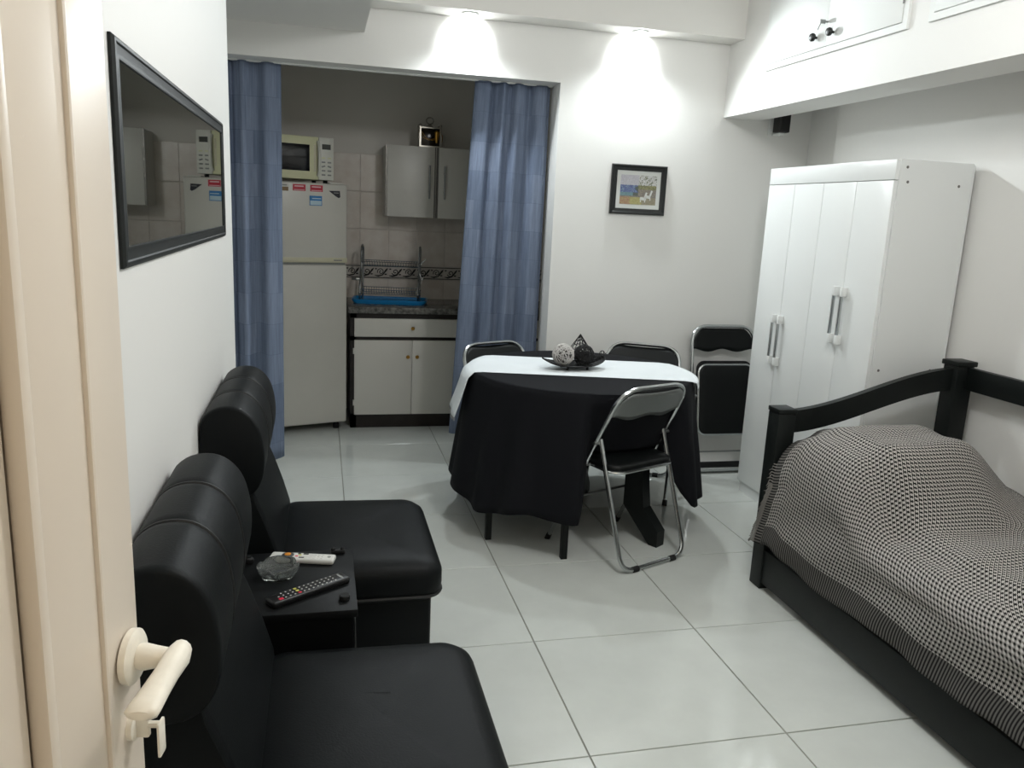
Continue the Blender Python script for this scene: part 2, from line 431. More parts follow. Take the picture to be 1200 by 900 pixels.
k.done('key_plate', 'handle_w', door)
b = B()
b.box(-.445, -.395, YF-.13, YF+.012, 0, 2.13, bev=.004); b.box(.555, .605, YF-.13, YF+.012, 0, 2.13, bev=.004); b.box(-.445, .605, YF-.13, YF+.012, 2.08, 2.13, bev=.004)
tag(b.done('trim_3', 'door'), kind='structure')

# ------------------------------------------------------------------ wall mirror
mi = thing('wall_mirror', 'long horizontal mirror in a dark grey moulded frame above the armchairs', 'mirror', (XL, 2.262, 1.375))
W2, HH, FW = .761, .384, .04
def frame_loft(w2, h, fwid, prof):
    """mitred frame in the local yz plane facing +x; prof = (inset, height)"""
    rings = []
    for (sy, sz) in ((-1, 0), (1, 0), (1, 1), (-1, 1), (-1, 0)):
        ring = []
        for (ins, hh) in prof:
            ring.append((hh, sy*(w2-ins), (ins if sz == 0 else h-ins)))
        rings.append(ring)
    return rings
fb = B().loft(frame_loft(W2, HH, FW, [(0, .001), (0, .006), (.005, .011), (.011, .012), (.014, .0095), (.026, .0085), (.031, .010), (.036, .0095), (.038, .006), (.038, .001)]), closed=True, cap=False)
fb.done('frame', 'frame_m', mi, smooth=25)
boxobj('mirror_glass', 'mirror', mi, .003, .0065, -W2+.036, W2-.036, .036, HH-.036)
boxobj('backing', 'frame_b', mi, .0, .003, -W2+.01, W2-.01, .01, HH-.01)

# ------------------------------------------------------------------ picture
pc = thing('framed_picture', 'small seaside painting with white deck chairs in a wide black frame', 'picture', (1.783, YB, 1.527), math.pi/2*3)
# local +x faces the room (-y world); local y -> world x
PW2, PH = .168, .278
B().loft(frame_loft(PW2, PH, .03, [(0, .0), (0, .016), (.004, .022), (.010, .022), (.016, .017), (.030, .014), (.033, .012), (.033, 0)]), cap=False).done('frame', 'frame_b', pc, smooth=25)
boxobj('passepartout', 'passe', pc, .002, .007, -PW2+.03, PW2-.03, .03, PH-.03)
nx, nz = 56, 44
iw, ih = PW2-.057, PH-.114
rr = random.Random(3)
def paint(u, v):
    n = rr.uniform(-1, 1)
    edge = .56+.05*math.sin(u*17)
    if v > .66:
        c = [.80, .79, .83]
        if u > .5:
            den = .75 if (math.sin(u*23+v*11)+math.sin(u*41-v*29)) > .1 else .2
            if rr.random() < den*.75: c = [.45, .50, .40] if rr.random() < .6 else [.62, .62, .50]
            else: c = [.86, .86, .85]
    elif v > .40-.1*u*0 and u < .46+.05*math.sin(v*20):
        c = [.30+.1*v, .42, .66]
        if rr.random() < .18: c = [.55, .68, .78]
    elif v > .30 and u < .5:
        c = [.42, .60, .62] if u < .36 else [.36, .40, .36]
    elif v > .52:
        c = [.62, .60, .36] if rr.random() < .6 else [.45, .48, .30]
    elif v > .25:
        c = [.60, .55, .48] if rr.random() < .6 else [.50, .47, .44]
    else:
        c = [.72, .50, .38] if (u < .28 and rr.random() < .7) else ([.72, .68, .38] if u < .6 else [.62, .58, .46])
    g_ = sum(c)/3
    return [min(1, max(0, (x*.72+g_*.28)*.93+n*.04)) for x in c] + [1]
V = []; Fc = []; cols = []
for i in range(nx):
    for j in range(nz):
        y0, y1 = -iw+2*iw*i/nx, -iw+2*iw*(i+1)/nx; z0, z1 = .057+ih*j/nz, .057+ih*(j+1)/nz
        n0 = len(V); V += [(.0078, y0, z0), (.0078, y1, z0), (.0078, y1, z1), (.0078, y0, z1)]; Fc.append((n0, n0+1, n0+2, n0+3)); cols.append(paint((i+.5)/nx, (j+.5)/nz))
me = bpy.data.meshes.new('painting'); me.from_pydata(V, [], Fc); ca = me.color_attributes.new('Col', 'FLOAT_COLOR', 'CORNER')
for p in me.polygons:
    c = cols[p.index]; l = lin(c[:3])+(1,)
    for li in p.loop_indices: ca.data[li].color = l
me.materials.append(MT['print']); po = bpy.data.objects.new('painting', me); COL.objects.link(po); po.parent = pc
q = B()
for dy in (0, .032):
    y0 = .012+dy*1.0; z0 = .085+dy*.35
    q.prism([(y0, z0), (y0+.03, z0-.004), (y0+.034, z0+.012), (y0+.004, z0+.016)], .0079, .0083, 'yz')
    q.prism([(y0+.024, z0+.008), (y0+.034, z0+.006), (y0+.046, z0+.04), (y0+.036, z0+.044)], .0079, .0083, 'yz')
    q.prism([(y0+.003, z0-.014), (y0+.008, z0-.014), (y0+.009, z0+.004), (y0+.004, z0+.004)], .0079, .0083, 'yz')
    q.prism([(y0+.030, z0-.014), (y0+.035, z0-.014), (y0+.034, z0+.004), (y0+.029, z0+.004)], .0079, .0083, 'yz')
q.done('painted_chairs', 'passe', po)

# ------------------------------------------------------------------ wall speaker
sp = thing('wall_speaker', 'small black wall speaker on a white bracket under the cupboard band', 'speaker', (2.615, YB, 2.02))
s_ = B().box(-.033, .033, -.115, -.035, .012, .135, bev=.006).done('cabinet', 'spk', sp)
boxobj('grille', 'rubber', sp, -.027, .027, -.119, -.113, .022, .125, bev=.002)
b = B().box(-.045, .035, -.012, 0, .0, .13, bev=.003); b.box(-.018, .018, -.09, -.005, .0, .012, bev=.003); b.cyl((0, -.06, -.004), (0, -.06, .014), .007, 10); b.done('bracket', 'cup', sp)

# ------------------------------------------------------------------ spotlights
def downlight(name, x, y, label):
    t = thing(name, label, 'spotlight', (x, y, SZ), group='recessed spotlights in the soffit')
    B().lathe([(.030, -.001), (.046, -.001), (.046, -.005), (.042, -.008), (.030, -.006)], n=28, capb=False, capt=False).done('trim_ring', 'cup', t)
    B().lathe([(.030, -.0025), (.030, -.004), (.001, -.0045)], n=24).done('lens', 'lens', t)
    ld = bpy.data.lights.new(name+'_light', 'SPOT'); ld.energy = SPOT_W; ld.spot_size = R(158); ld.spot_blend = .45; ld.shadow_soft_size = .028; ld.color = (.90, .97, 1.0)
    lo = bpy.data.objects.new(name+'_light', ld); COL.objects.link(lo); lo.parent = t; lo.location = (0, 0, -.03); lo.rotation_euler = (R(-42), 0, 0)
    # the reflector's hot beam, tilted on to the wall
    l2 = bpy.data.lights.new(name+'_beam', 'SPOT'); l2.energy = BEAM_W; l2.spot_size = R(112); l2.spot_blend = .6; l2.shadow_soft_size = .02; l2.color = (.93, .97, 1.0)
    o2 = bpy.data.objects.new(name+'_beam', l2); COL.objects.link(o2); o2.parent = t; o2.location = (0, 0, -.03); o2.rotation_euler = (R(62), 0, 0)
downlight('spotlight', .752, 4.355, 'round recessed spotlight shining down the wall above the kitchen opening')
downlight('spotlight', 1.69, 4.355, 'round recessed spotlight shining down the wall above the framed picture')
def ceiling_lamp(x, y, z, W, col, r, label, gm, lname, drop=0.):
    t = thing('ceiling_lamp', label, 'ceiling lamp', (x, y, z))
    B().lathe([(r*.9, 0), (r*.9, -.02), (r*.8, -.03)], n=32).done('base', 'cup', t)
    if drop: B().cyl((0, 0, -.01), (0, 0, -drop-.03), .006, 8).done('cord', 'cup', t)
    B().lathe([(r, -.02-drop), (r*1.0, -.035-drop), (r*.85, -.06-drop), (r*.5, -.078-drop), (.002, -.085-drop)], n=32).done('shade', gm, t)
    ld = bpy.data.lights.new(lname, 'POINT'); ld.shadow_soft_size = r*.6; ld.energy = W; ld.color = col
    lo = bpy.data.objects.new(lname, ld); COL.objects.link(lo); lo.parent = t; lo.location = (0, 0, -.10-r*.6-drop)
ceiling_lamp(1.15, 1.55, ZC, PENDANT_W, (.98, .99, 1.0), .19, 'round opal ceiling lamp over the middle of the room', 'globe', 'ceiling_lamp_offscreen')
ceiling_lamp(.15, -.8, 2.5, HALL_W, (1, .80, .58), .13, 'round warm ceiling lamp in the entrance hall', 'globe', 'hall_lamp_offscreen')

# ------------------------------------------------------------------ armchairs
AW = .62
def smooth_loop(pts, k=3):
    out = []; n = len(pts)
    for i in range(n):
        p0, p1, p2, p3 = [Vector(pts[(i+d) % n]) for d in (-1, 0, 1, 2)]
        for j in range(k):
            t = j/k; q = .5*((2*p1)+(-p0+p2)*t+(2*p0-5*p1+4*p2-p3)*t*t+(-p0+3*p1-3*p2+p3)*t**3); out.append((max(q.x, -.3365), q.y))
    return out
def armchair(y0, label):
    t = thing('armchair', label, 'armchair', (0, y0, 0), group='black leatherette armchairs along the left wall')
    # base
    bs = B().box(-.31, .335, .015, AW-.015, .05, .33, bev=.02, seg=3).done('base', 'leather', t)
    for (x, y) in ((-.27, .06), (-.27, AW-.06), (.29, .06), (.29, AW-.06)): B().cyl((x, y, 0), (x, y, .055), .022, 12).done('foot', 'rubber', t)
    # seat cushion with a crowned top
    P = []
    nxs, nys = 22, 22
    def sup(u): return 1-abs(2*u-1)**6
    rings = []
    x0, x1 = -.16, .372
    outline = rrect(0, 0, 1, 1, .22, 6)
    for z, s_ in ((.30, .955), (.315, .985), (.345, 1.0), (.385, .998), (.412, .975), (.428, .92), (.438, .80), (.443, .55), (.445, .2)):
        sx = (x1-x0)/2; sy = AW/2
        ins = (1-s_)
        rings.append([((x0+x1)/2+px*(sx-ins*.33), sy+py*(sy-ins*.33) if s_ > .9 else sy+py*sy*s_, z - (.012*max(0, px)**2 if z > .4 else 0)) if s_ > .9 else
                      ((x0+x1)/2+px*sx*s_, sy+py*sy*s_, z - .012*max(0, px)**2) for px, py in outline])
    B().loft(rings).done('seat', 'leather', t, smooth=60)
    pp = [((x0+x1)/2+px*((x1-x0)/2-.003), AW/2+py*(AW/2-.003), .318) for px, py in outline]
    B().tube(pp, .006, 6, closed=True).done('seat_piping', 'piping', t)
    # lower back
    lo = [(-.335, .06), (-.335, .70), (-.20, .72), (-.188, .66), (-.165, .60), (-.138, .52), (-.115, .44), (-.108, .36), (-.12, .28), (-.20, .06)]
    def ext(prof, stations, cxz):
        rr_ = []
        for y, s_ in stations: rr_.append([(cxz[0]+(x-cxz[0])*s_, y, cxz[1]+(z-cxz[1])*s_) for x, z in prof])
        return rr_
    B().loft(ext(lo, ((.012, .95), (.02, .985), (.035, 1), (AW-.035, 1), (AW-.02, .985), (AW-.012, .95)), (-.25, .38))).done('backrest', 'leather', t, smooth=50)
    # rolled top with two seams
    c = (-.25, .82)
    prof = [(-.335, .66), (-.336, .78), (-.335, .87), (-.327, .925), (-.30, .953), (-.265, .963), (-.228, .958), (-.197, .936), (-.175, .90), (-.163, .85), (-.160, .80), (-.166, .745), (-.182, .695), (-.203, .668), (-.24, .655)]
    prof = [(x, z-.028*min(1, max(0, (z-.665)/.09))) for x, z in smooth_loop(prof)]; c = (c[0], .80)
    st = [(0, .93), (.003, .968), (.008, .99), (.018, 1.0)]
    for sm in (AW/3, 2*AW/3):
        st += [(sm-.03, 1.004), (sm-.012, .995), (sm-.004, .972), (sm, .955), (sm+.004, .972), (sm+.012, .995), (sm+.03, 1.004)]
    st += [(AW-.018, 1.0), (AW-.008, .99), (AW-.003, .968), (AW, .93)]
    ro = B().loft(ext(prof, st, c)).done('back_roll', 'leather', t, smooth=60)
    for sm in (AW/3, 2*AW/3):
        B().tube([(c[0]+(x-c[0])*.975, sm, c[1]+(z-c[1])*.975) for x, z in prof], .004, 6, closed=True).done('seam_piping', 'piping', ro)
    return t
armchair(1.24, 'black leatherette armless armchair beside the open entrance door')
armchair(2.28, 'black leatherette armless armchair beside the blue kitchen curtain')

# ------------------------------------------------------------------ side table and what lies on it
st = thing('side_table', 'small low black side table between the two armchairs', 'side table', (-.068, 2.075, 0))
B().box(-.155, .155, -.188, .188, .478, .50, bev=.002).done('tabletop', 'blackmel', st)
for sy in (-1, 1): B().box(-.12, .12, sy*.165-.009, sy*.165+.009, 0, .479).done('side_panel', 'blackmel', st)
B().box(-.12, .12, -.158, .158, .18, .198).done('shelf', 'blackmel', st)
for (x, y) in ((-.13, -.16), (.13, -.16), (.13, .16), (-.13, .16)):
    B().box(x-.012, x+.012, y-.012, y+.012, 0, .479).done('leg', 'blackmel', st)
B().tube([(.148, -.17, .478), (.15, -.172, .40), (.148, -.17, .28), (.149, -.171, .05)], .0025, 6).done('edge_strip', 'steel', st)
def rz_obj(o, loc, a): o.location = loc; o.rotation_euler = (0, 0, a); return o
# black remote
br = thing('remote_control', 'long black remote control with a red power key lying slanted on the side table', 'remote control', (-.035, 1.995, .50), R(33))
B().box(-.115, .115, -.023, .023, 0, .018, bev=.006, seg=3).done('body', 'black_rem', br)
for i in range(13):
    for j in range(3):
        x = -.088+i*.0135; y = -.013+j*.013
        if i == 0 and j == 2: continue
        m_ = 'key_l'
        if i == 0 and j == 0: m_ = 'key_r'
        elif i == 4: m_ = ('key_r', 'key_y', 'key_y')[j]
        s_ = .0042 if m_ != 'key_l' else .0022
        if m_ == 'key_r' and i == 0: s_ = .006
        B().box(x-s_, x+s_, y-s_*.8, y+s_*.8, .017, .0192, bev=.0006, seg=1).done('key', m_, br)
B().box(.093, .099, -.014, .014, .0172, .0184).done('logo_print', 'grey', br)
# white remote
wr = thing('remote_control', 'white remote control with a round orange keypad lying behind the ashtray', 'remote control', (-.055, 2.196, .50), R(-14))
B().box(-.092, .092, -.022, .022, 0, .016, bev=.006, seg=3).done('body', 'white_rem', wr)
kp = B().lathe([(.017, .0155), (.017, .0172), (.014, .0182)], (-.042, 0, 0), 20).done('navigation_ring', 'key_d', wr)
B().lathe([(.009, .018), (.009, .0195), (.007, .020)], (-.042, 0, 0), 16).done('ok_key', 'key_o', kp)
for (x, y, m_) in ((-.012, .012, 'key_d'), (.004, .012, 'key_d'), (.010, .012, 'key_d'), (-.004, -.012, 'key_d'), (.003, -.012, 'key_d'), (-.016, -.004, 'key_r'), (-.008, .003, 'key_y')):
    B().box(x-.0045, x+.0045, y-.003, y+.003, .0155, .0172, bev=.0008, seg=1).done('key', m_, wr)
for i in range(4):
    for j in range(3): B().box(.024+i*.011-.0035, .024+i*.011+.0035, -.011+j*.011-.003, -.011+j*.011+.003, .0155, .0168, bev=.0008, seg=1).done('key', 'white_rem', wr)
B().lathe([(.005, .0155), (.005, .017)], (.076, 0, 0), 12).done('key', 'grey', wr)
# ashtray
at = thing('ashtray', 'round clear glass ashtray on the side table', 'ashtray', (-.118, 2.112, .50))
n = 48; rings = []
def ash(rf, z, notch=0):
    out = []
    for k_ in range(n):
        a = 2*math.pi*k_/n
        f = 1+.02*math.cos(8*a)
        d = 0
        if notch:
            for a0 in (R(20), R(140), R(260)):
                dd = math.atan2(math.sin(a-a0), math.cos(a-a0)); d = max(d, math.exp(-(dd/.16)**2))
        out.append((rf*f*math.cos(a), rf*f*math.sin(a), z-.010*d*notch))
    return out
prof = [(.040, .0, 0), (.046, .002, 0), (.052, .012, 0), (.056, .030, 1), (.054, .034, 1), (.048, .034, 1), (.044, .028, .5), (.040, .012, 0), (.034, .008, 0), (.01, .007, 0)]
B().loft([ash(*p) for p in prof]).done('bowl', 'glass', at, smooth=40)
# bottle cap and small black things
o = B().lathe([(.012, 0), (.014, .002), (.014, .012), (.012, .014)], (0, 0, 0), 18).done('rubber_puck', 'rubber'); o.location = (.056, 1.945, .50); tag(o, 'small round black puck beside the black remote on the side table', 'puck')
b = B().box(-.02, .02, -.008, .008, 0, .012, bev=.004); b.sphere((-.014, 0, .014), .007, 10, 6); b.sphere((.012, .002, .013), .006, 10, 6)
o = b.done('lighter', 'rubber'); o.location = (.045, 2.235, .50); tag(o, 'small black gadget behind the white remote on the side table', 'gadget')
b = B().lathe([(.010, 0), (.012, .004), (.011, .014), (.006, .018)], (0, 0, 0), 14); b.cyl((0, 0, .015), (0, 0, .022), .005, 10)
o = b.done('plastic_stopper', 'rubber'); o.location = (-.20, 2.20, .50); tag(o, 'small black stopper at the wall corner of the side table', 'stopper')

# ------------------------------------------------------------------ dining table, cloth, runner
TC = Vector((1.25, 3.70)); TR_, TZ = .55, .755
dt = thing('dining_table', 'round dining table hidden under a floor-length black cloth', 'table', (TC.x, TC.y, 0))
B().lathe([(TR_-.012, TZ-.03), (TR_-.004, TZ-.026), (TR_-.004, TZ-.006), (TR_-.01, TZ-.002)], n=48).done('tabletop', 'blackwood', dt)
B().lathe([(.36, TZ-.10), (.36, TZ-.03)], n=32).done('apron', 'blackwood', dt)
B().lathe([(.07, .12), (.06, .3), (.075, .5), (.09, TZ-.09)], n=24).done('pedestal', 'blackwood', dt)
for a in (62, 123):
    a = R(a); o = B().prism([(.03, .10), (.03, .27), (.12, .25), (.26, .17), (.36, .075), (.40, .04), (.40, 0), (.33, 0), (.30, .03), (.20, .085), (.14, .10)], -.032, .032, 'xz').done('foot', 'blackwood', dt)
    o.rotation_euler = (0, 0, a)
# upright slab leg over the foot that shows beyond the cloth
o = B().prism([(.34, .16), (.34, .42), (.43, .42), (.44, .28), (.455, .17), (.545, .075), (.545, 0), (.50, 0)], -.03, .03, 'xz').done('leg', 'blackwood', dt); o.rotation_euler = (0, 0, R(303))
for (x, y) in ((.757, 3.43), (1.05, 3.175)):
    B().box(x-TC.x-.014, x-TC.x+.014, y-TC.y-.014, y-TC.y+.014, 0, .36).done('leg', 'blackwood', dt)

def adiff(a, b_): return math.atan2(math.sin(a-b_), math.cos(a-b_))
NA = 300
rf = random.Random(11)
ph = [rf.uniform(0, 6.28) for _ in range(5)]
def fold(a): return .45*math.sin(17*a+ph[0])+.3*math.sin(11*a+ph[1])+.3*math.sin(23*a+ph[2]+.6*math.sin(3*a))
def chair_gap(a):
    t_ = min(1, max(0, (.52-abs(adiff(a, R(284))))/.10)); return t_*t_*(3-2*t_)
def hem(a):
    h = .185 + .018*math.sin(4*a+ph[3]) + .012*math.sin(9*a+ph[4])
    h += (.475-h)*chair_gap(a)                         # lies on the seat of the pushed-in chair
    h -= .03*math.exp(-(adiff(a, R(345))/.3)**2)
    return h
def cloth_off(a, d, L):
    """outward offset at drop d of total length L"""
    t = d/L
    g = chair_gap(a)
    return g*(.006-.34*max(0, d-.03)) + (1-g)*(.012*min(1, d/.02) + .075*t**1.15 + .024*fold(a)*min(1, t*1.6)**1.2 + .008*t*math.exp(-(adiff(a, R(345))/.35)**2))
P = []
for i in range(NA):
    a = 2*math.pi*i/NA; row = []
    for r_ in (.0, .15, .3, .42, .50, .53): row.append((TC.x+r_*math.cos(a), TC.y+r_*math.sin(a), TZ+.001))
    L = TZ-hem(a)
    for d in (.001, .004, .010, .018, .03):
        row.append((TC.x+(TR_-.008+cloth_off(a, d, L)*.9)*math.cos(a), TC.y+(TR_-.008+cloth_off(a, d, L)*.9)*math.sin(a), TZ+.001-d))
    for k_ in range(1, 17):
        d = .03+(L-.03)*k_/16; rr_ = TR_-.006+cloth_off(a, d, L)
        row.append((TC.x+rr_*math.cos(a), TC.y+rr_*math.sin(a), TZ-d))
    P.append(row)
tc = B().grid(P, closed_u=True); bmesh.ops.remove_doubles(tc.bm, verts=tc.bm.verts, dist=1e-5)
tco = tc.done('tablecloth', 'cloth_b', smooth=80); tag(tco, 'long black cloth draped in folds over the round dining table', 'tablecloth'); solid(tco, .002, 1)
# runner: a strip across the top, hanging down at both ends
ra = R(-13); ux, uy = Vector((math.cos(ra), math.sin(ra))), Vector((-math.sin(ra), math.cos(ra)))
rcen = Vector((1.245, 3.735))
def surf(p, drop):
    pass
P = []
NS, NW = 26, 34
for j in range(NW+1):
    wv = -.232 + .475*j/NW
    wob = .010*math.sin(j*.33+1)
    # chord ends along the runner direction
    base = rcen+uy*wv
    q0 = base-TC; bq = q0.dot(ux); cq = q0.dot(q0)-(TR_+.004)**2
    disc = math.sqrt(max(0, bq*bq-cq)); s0, s1 = -bq-disc, -bq+disc
    row = []
    HL, HR = .215, .03
    for k_ in range(9, 0, -1):
        d = HL*k_/9; p = base+ux*s0; a = math.atan2(p.y-TC.y, p.x-TC.x); L = TZ-hem(a)
        rr_ = TR_+.006+max(cloth_off(a, d, L), .018)+.012*min(1, d/.05)+.035*(d/HL)**1.2
        row.append((TC.x+rr_*math.cos(a), TC.y+rr_*math.sin(a), TZ+.003-d))
    for k_ in range(NS+1):
        s_ = s0+(s1-s0)*k_/NS; p = base+ux*s_+uy*(wob if j in (0, NW) else 0)
        row.append((p.x, p.y, TZ+.0055-(.003 if k_ in (0, NS) else 0)))
    for k_ in range(1, 10):
        d = HR*k_/9; p = base+ux*s1; a = math.atan2(p.y-TC.y, p.x-TC.x); L = TZ-hem(a)
        rr_ = TR_+.006+max(cloth_off(a, d, L), .018)+.012*min(1, d/.05)
        row.append((TC.x+rr_*math.cos(a), TC.y+rr_*math.sin(a), TZ+.003-d))
    P.append(row)
ends = [r_[0] for r_ in P], [r_[-1] for r_ in P]
rn = B().grid(P).done('table_runner', 'cloth_w', smooth=70); tag(rn, 'white linen runner lying across the black tablecloth', 'table runner'); solid(rn, .0015, 1)
fg = B()
for en in ends:
    for (p, q_) in zip(en, en[1:]):
        for t_ in (.0, .33, .66):
            x, y, z = [p[i]+(q_[i]-p[i])*t_ for i in range(3)]
            fg.tube([(x, y, z+.002), (x+rf.uniform(-.003, .003), y+rf.uniform(-.003, .003), z-.014-rf.uniform(0, .005))], .0011, 4)
tag(fg.done('fringe', 'fringe_w', rn, smooth=0), kind='stuff')

# bowl with balls
BZ = TZ+.0085
bw = thing('wire_bowl', 'black wire dish on little feet in the middle of the table runner', 'bowl', (1.215, 3.70, BZ), R(6))
NB = 40; P = []
for i in range(NB):
    a = 2*math.pi*i/NB; row = []
    for t_ in [k_/9 for k_ in range(10)]:
        rx = .165*t_; ry = .085*t_
        lift = .012+.012*t_**2+.030*(t_*abs(math.cos(a)))**3
        row.append((rx*math.cos(a), ry*math.sin(a), lift))
    P.append(row)
bb = B().grid(P, closed_u=True); bmesh.ops.remove_doubles(bb.bm, verts=bb.bm.verts, dist=1e-5)
bo = bb.done('mesh_dish', 'wire_b', bw); wf = bo.modifiers.new('wire', 'WIREFRAME'); wf.thickness = .0075; wf.use_even_offset = False
B().tube([p[-1] for p in P], .0035, 6, closed=True).done('rim', 'wire_b', bw)
for (x, y) in ((-.05, -.04), (.055, -.045), (-.05, .04), (.055, .04)): B().cyl((x, y, 0), (x, y, .018), .006, 10).done('foot', 'wire_b', bw)
def string_ball(name, r, c, m_wire, m_core, label, n, seed, wr_):
    t = thing(name, label, 'ornament', c)
    rs = random.Random(seed)
    if m_core: B().sphere((0, 0, r), r*.93, 20, 14).done('core', m_core, t)
    b = B()
    for _ in range(n):
        ax = Vector((rs.gauss(0, 1), rs.gauss(0, 1), rs.gauss(0, 1))).normalized()
        u = ax.orthogonal().normalized(); v = ax.cross(u); off = rs.uniform(-.65, .65)*r; rc = math.sqrt(r*r-off*off)*.985
        b.tube([Vector((0, 0, r))+ax*off+(u*math.cos(2*math.pi*k_/20)+v*math.sin(2*math.pi*k_/20))*rc for k_ in range(20)], wr_, 4, closed=True)
    b.done('string_winding', m_wire, t); return t
string_ball('decorative_ball', .054, (1.215-.060, 3.690, BZ+.017), 'ball_w', 'ball_in', 'white speckled string ball lying in the black wire dish', 46, 1, .0017)
string_ball('decorative_ball', .052, (1.215+.047, 3.690, BZ+.016), 'wire_b', None, 'open black wire ball lying in the wire dish', 34, 2, .0019)
pyr = thing('wire_cone', 'peaked black wire ornament behind the balls in the dish', 'ornament', (1.262, 3.762, BZ+.018))
b = B()
apex = Vector((.0, 0, .145))
for k_ in range(14):
    a = 2*math.pi*k_/14; p0 = Vector((.075*math.cos(a), .04*math.sin(a), .012))
    b.tube([p0, p0*.6+apex*.4+Vector((.008*math.cos(a), .008*math.sin(a), .006)), apex], .0018, 5)
for h_ in (.12, .3, .46, .62, .76, .88):
    b.tube([(.075*(1-h_)*math.cos(2*math.pi*k_/18)*1.08, .04*(1-h_)*math.sin(2*math.pi*k_/18)*1.08, .012+.133*h_+.004*math.sin(k_*5)) for k_ in range(18)], .0017, 5, closed=True)
b.done('wire_mesh', 'wire_b', pyr)
for k_, (dx, dy) in enumerate(((.128, .03),)):
    tip = thing('wire_curl', 'small curled black wire leaf at the end of the dish', 'ornament', (1.215+dx, 3.70+dy, BZ+.028), R(10))
    b = B()
    for q_ in range(6):
        b.tube([(-.045+.01*math.cos(t_*.5+q_), .008*math.sin(t_*.9+q_*1.3), .008+.04*(t_/9)**1.2*(1 if q_ % 2 else .75)) if t_ == 0 else
                (-.045+.085*t_/9+.008*math.cos(t_*1.1+q_), .014*math.sin(t_*.9+q_*1.3), .008+.045*(t_/9)**1.3*(.55+.09*q_)) for t_ in range(10)], .002, 5)
    b.tube([(.03+.014*math.cos(k2*.5), 0, .042+.014*math.sin(k2*.5)) for k2 in range(13)], .002, 5)
    b.done('wire_mesh', 'wire_b', tip)

# ------------------------------------------------------------------ folding chairs
def arc(p0, p1, p2, r, n=6):
    """fillet at p1 between p0 and p2"""
    p0, p1, p2 = Vector(p0), Vector(p1), Vector(p2); a = (p0-p1).normalized(); c_ = (p2-p1).normalized()
    out = []
    s_, e_ = p1+a*r, p1+c_*r
    for k_ in range(n+1):
        t_ = k_/n; out.append(s_*(1-t_)**2+p1*2*t_*(1-t_)+e_*t_**2)
    return out
def back_panel(t, org, ax_x, ax_s, ax_n, w2, s_top, name_f, name_b):
    """curved panel hung under the top of the tube; ax_s points down the tube, ax_n forward"""
    def shape(off, thick, m_, nm):
        Pf = []; N = 20; K = 6
        for i in range(N+1):
            u = -1+2*i/N; row = []
            cx = u*w2
            top = s_top+.012+.075*max(0, (abs(u)-.62)/.38)**2.2
            bot = s_top+.165-.022*math.cos(u*math.pi*1.0)*1.0*(abs(u) < .5)-.012*(abs(u) < .001)
            bot = s_top+.155-.018*(1+math.cos(u*2*math.pi))/2
            for k_ in range(K+1):
                s_ = top+(bot-top)*k_/K
                row.append(org+ax_x*cx+ax_s*s_+ax_n*(off-.018*(1-u*u)))
            Pf.append(row)
        o = B().grid(Pf).done(nm, m_, t, smooth=60); solid(o, thick, 0)
    shape(.006, .012, 'vinyl', name_f)
    shape(-.006, .005, 'plate', name_b)
def folding_chair(label, loc, rz):
    t = thing('folding_chair', label, 'folding chair', loc, rz, 'black folding chairs with tubular steel frames')
    TR = .0105
    top = (-.175, .80); ft = (.235, 0)
    def onb(z): return ft[1]+0*z
    def bp(x, z):
        t_ = z/.80; return Vector((x, ft[0]+(top[0]-ft[0])*t_, z))
    wB = .215
    pts = [bp(-wB-.008, .012), bp(-wB, .45)] + arc(bp(-wB, .45), bp(-wB+.01, .80), bp(wB-.01, .80), .11, 8) + arc(bp(-wB+.01, .80), bp(wB-.01, .80), bp(wB, .45), .11, 8) + [bp(wB, .45), bp(wB+.008, .012)]
    B().tube(pts, TR, 10).done('back_frame', 'chrome', t)
    for s_ in (-1, 1): B().cyl(bp(s_*(wB+.008), 0), bp(s_*(wB+.008), .028), .0135, 10).done('foot_cap', 'rubber', t)
    # rear U leg
    yr = -.245
    h = bp(0, .56)
    wr_ = .195
    a0, a1 = (-wr_, h.y, .56), (-wr_, yr, .0115); b1, b0 = (wr_, yr, .0115), (wr_, h.y, .56)
    pts = [a0] + arc(a0, a1, b1, .075, 7) + arc(a1, b1, b0, .075, 7) + [b0]
    B().tube(pts, TR, 10).done('rear_leg', 'chrome', t)
    for s_ in (-1, 1): B().cyl((s_*.115-.016, yr, .0115), (s_*.115+.016, yr, .0115), .0135, 10).done('foot_cap', 'rubber', t)
    for s_ in (-1, 1): B().cyl((s_*(wr_-.012), h.y, .545), (s_*(wB+.016), h.y, .545), .008, 8).done('hinge_pin', 'steel', t)
    B().cyl(bp(-wB, .24), bp(wB, .24), .006, 8).done('stretcher', 'steel', t)
    # seat
    rings = []
    out = rrect(0, .065, .186, .215, .06, 6)
    se = B()
    for z, s_ in ((.425, .97), (.432, 1.0), (.448, 1.0), (.456, .985), (.462, .93), (.465, .6)):
        rings.append([(x*s_, .065+(y-.065)*s_, z+.02*(y)) for x, y in out])
    se.loft(rings).done('seat', 'vinyl', t, smooth=50)
    B().tube([(x*1.01, .065+(y-.065)*1.01, .429+.02*y) for x, y in out], .007, 8, closed=True).done('seat_frame', 'chrome', t)
    for s_ in (-1, 1): B().cyl((s_*.17, bp(0, .44).y, .43), (s_*(wB+.004), bp(0, .44).y, .43), .007, 8).done('hinge_pin', 'steel', t)
    d = (bp(0, 0)-bp(0, .80)).normalized()
    nrm = Vector((1, 0, 0)).cross(d).normalized()
    if nrm.y < 0: nrm = -nrm
    back_panel(t, bp(0, .80), Vector((1, 0, 0)), d, nrm, wB-.012, .0, 'backrest_pad', 'backrest_plate')
    return t
rz1 = math.atan2(.922, -.387)-math.pi/2
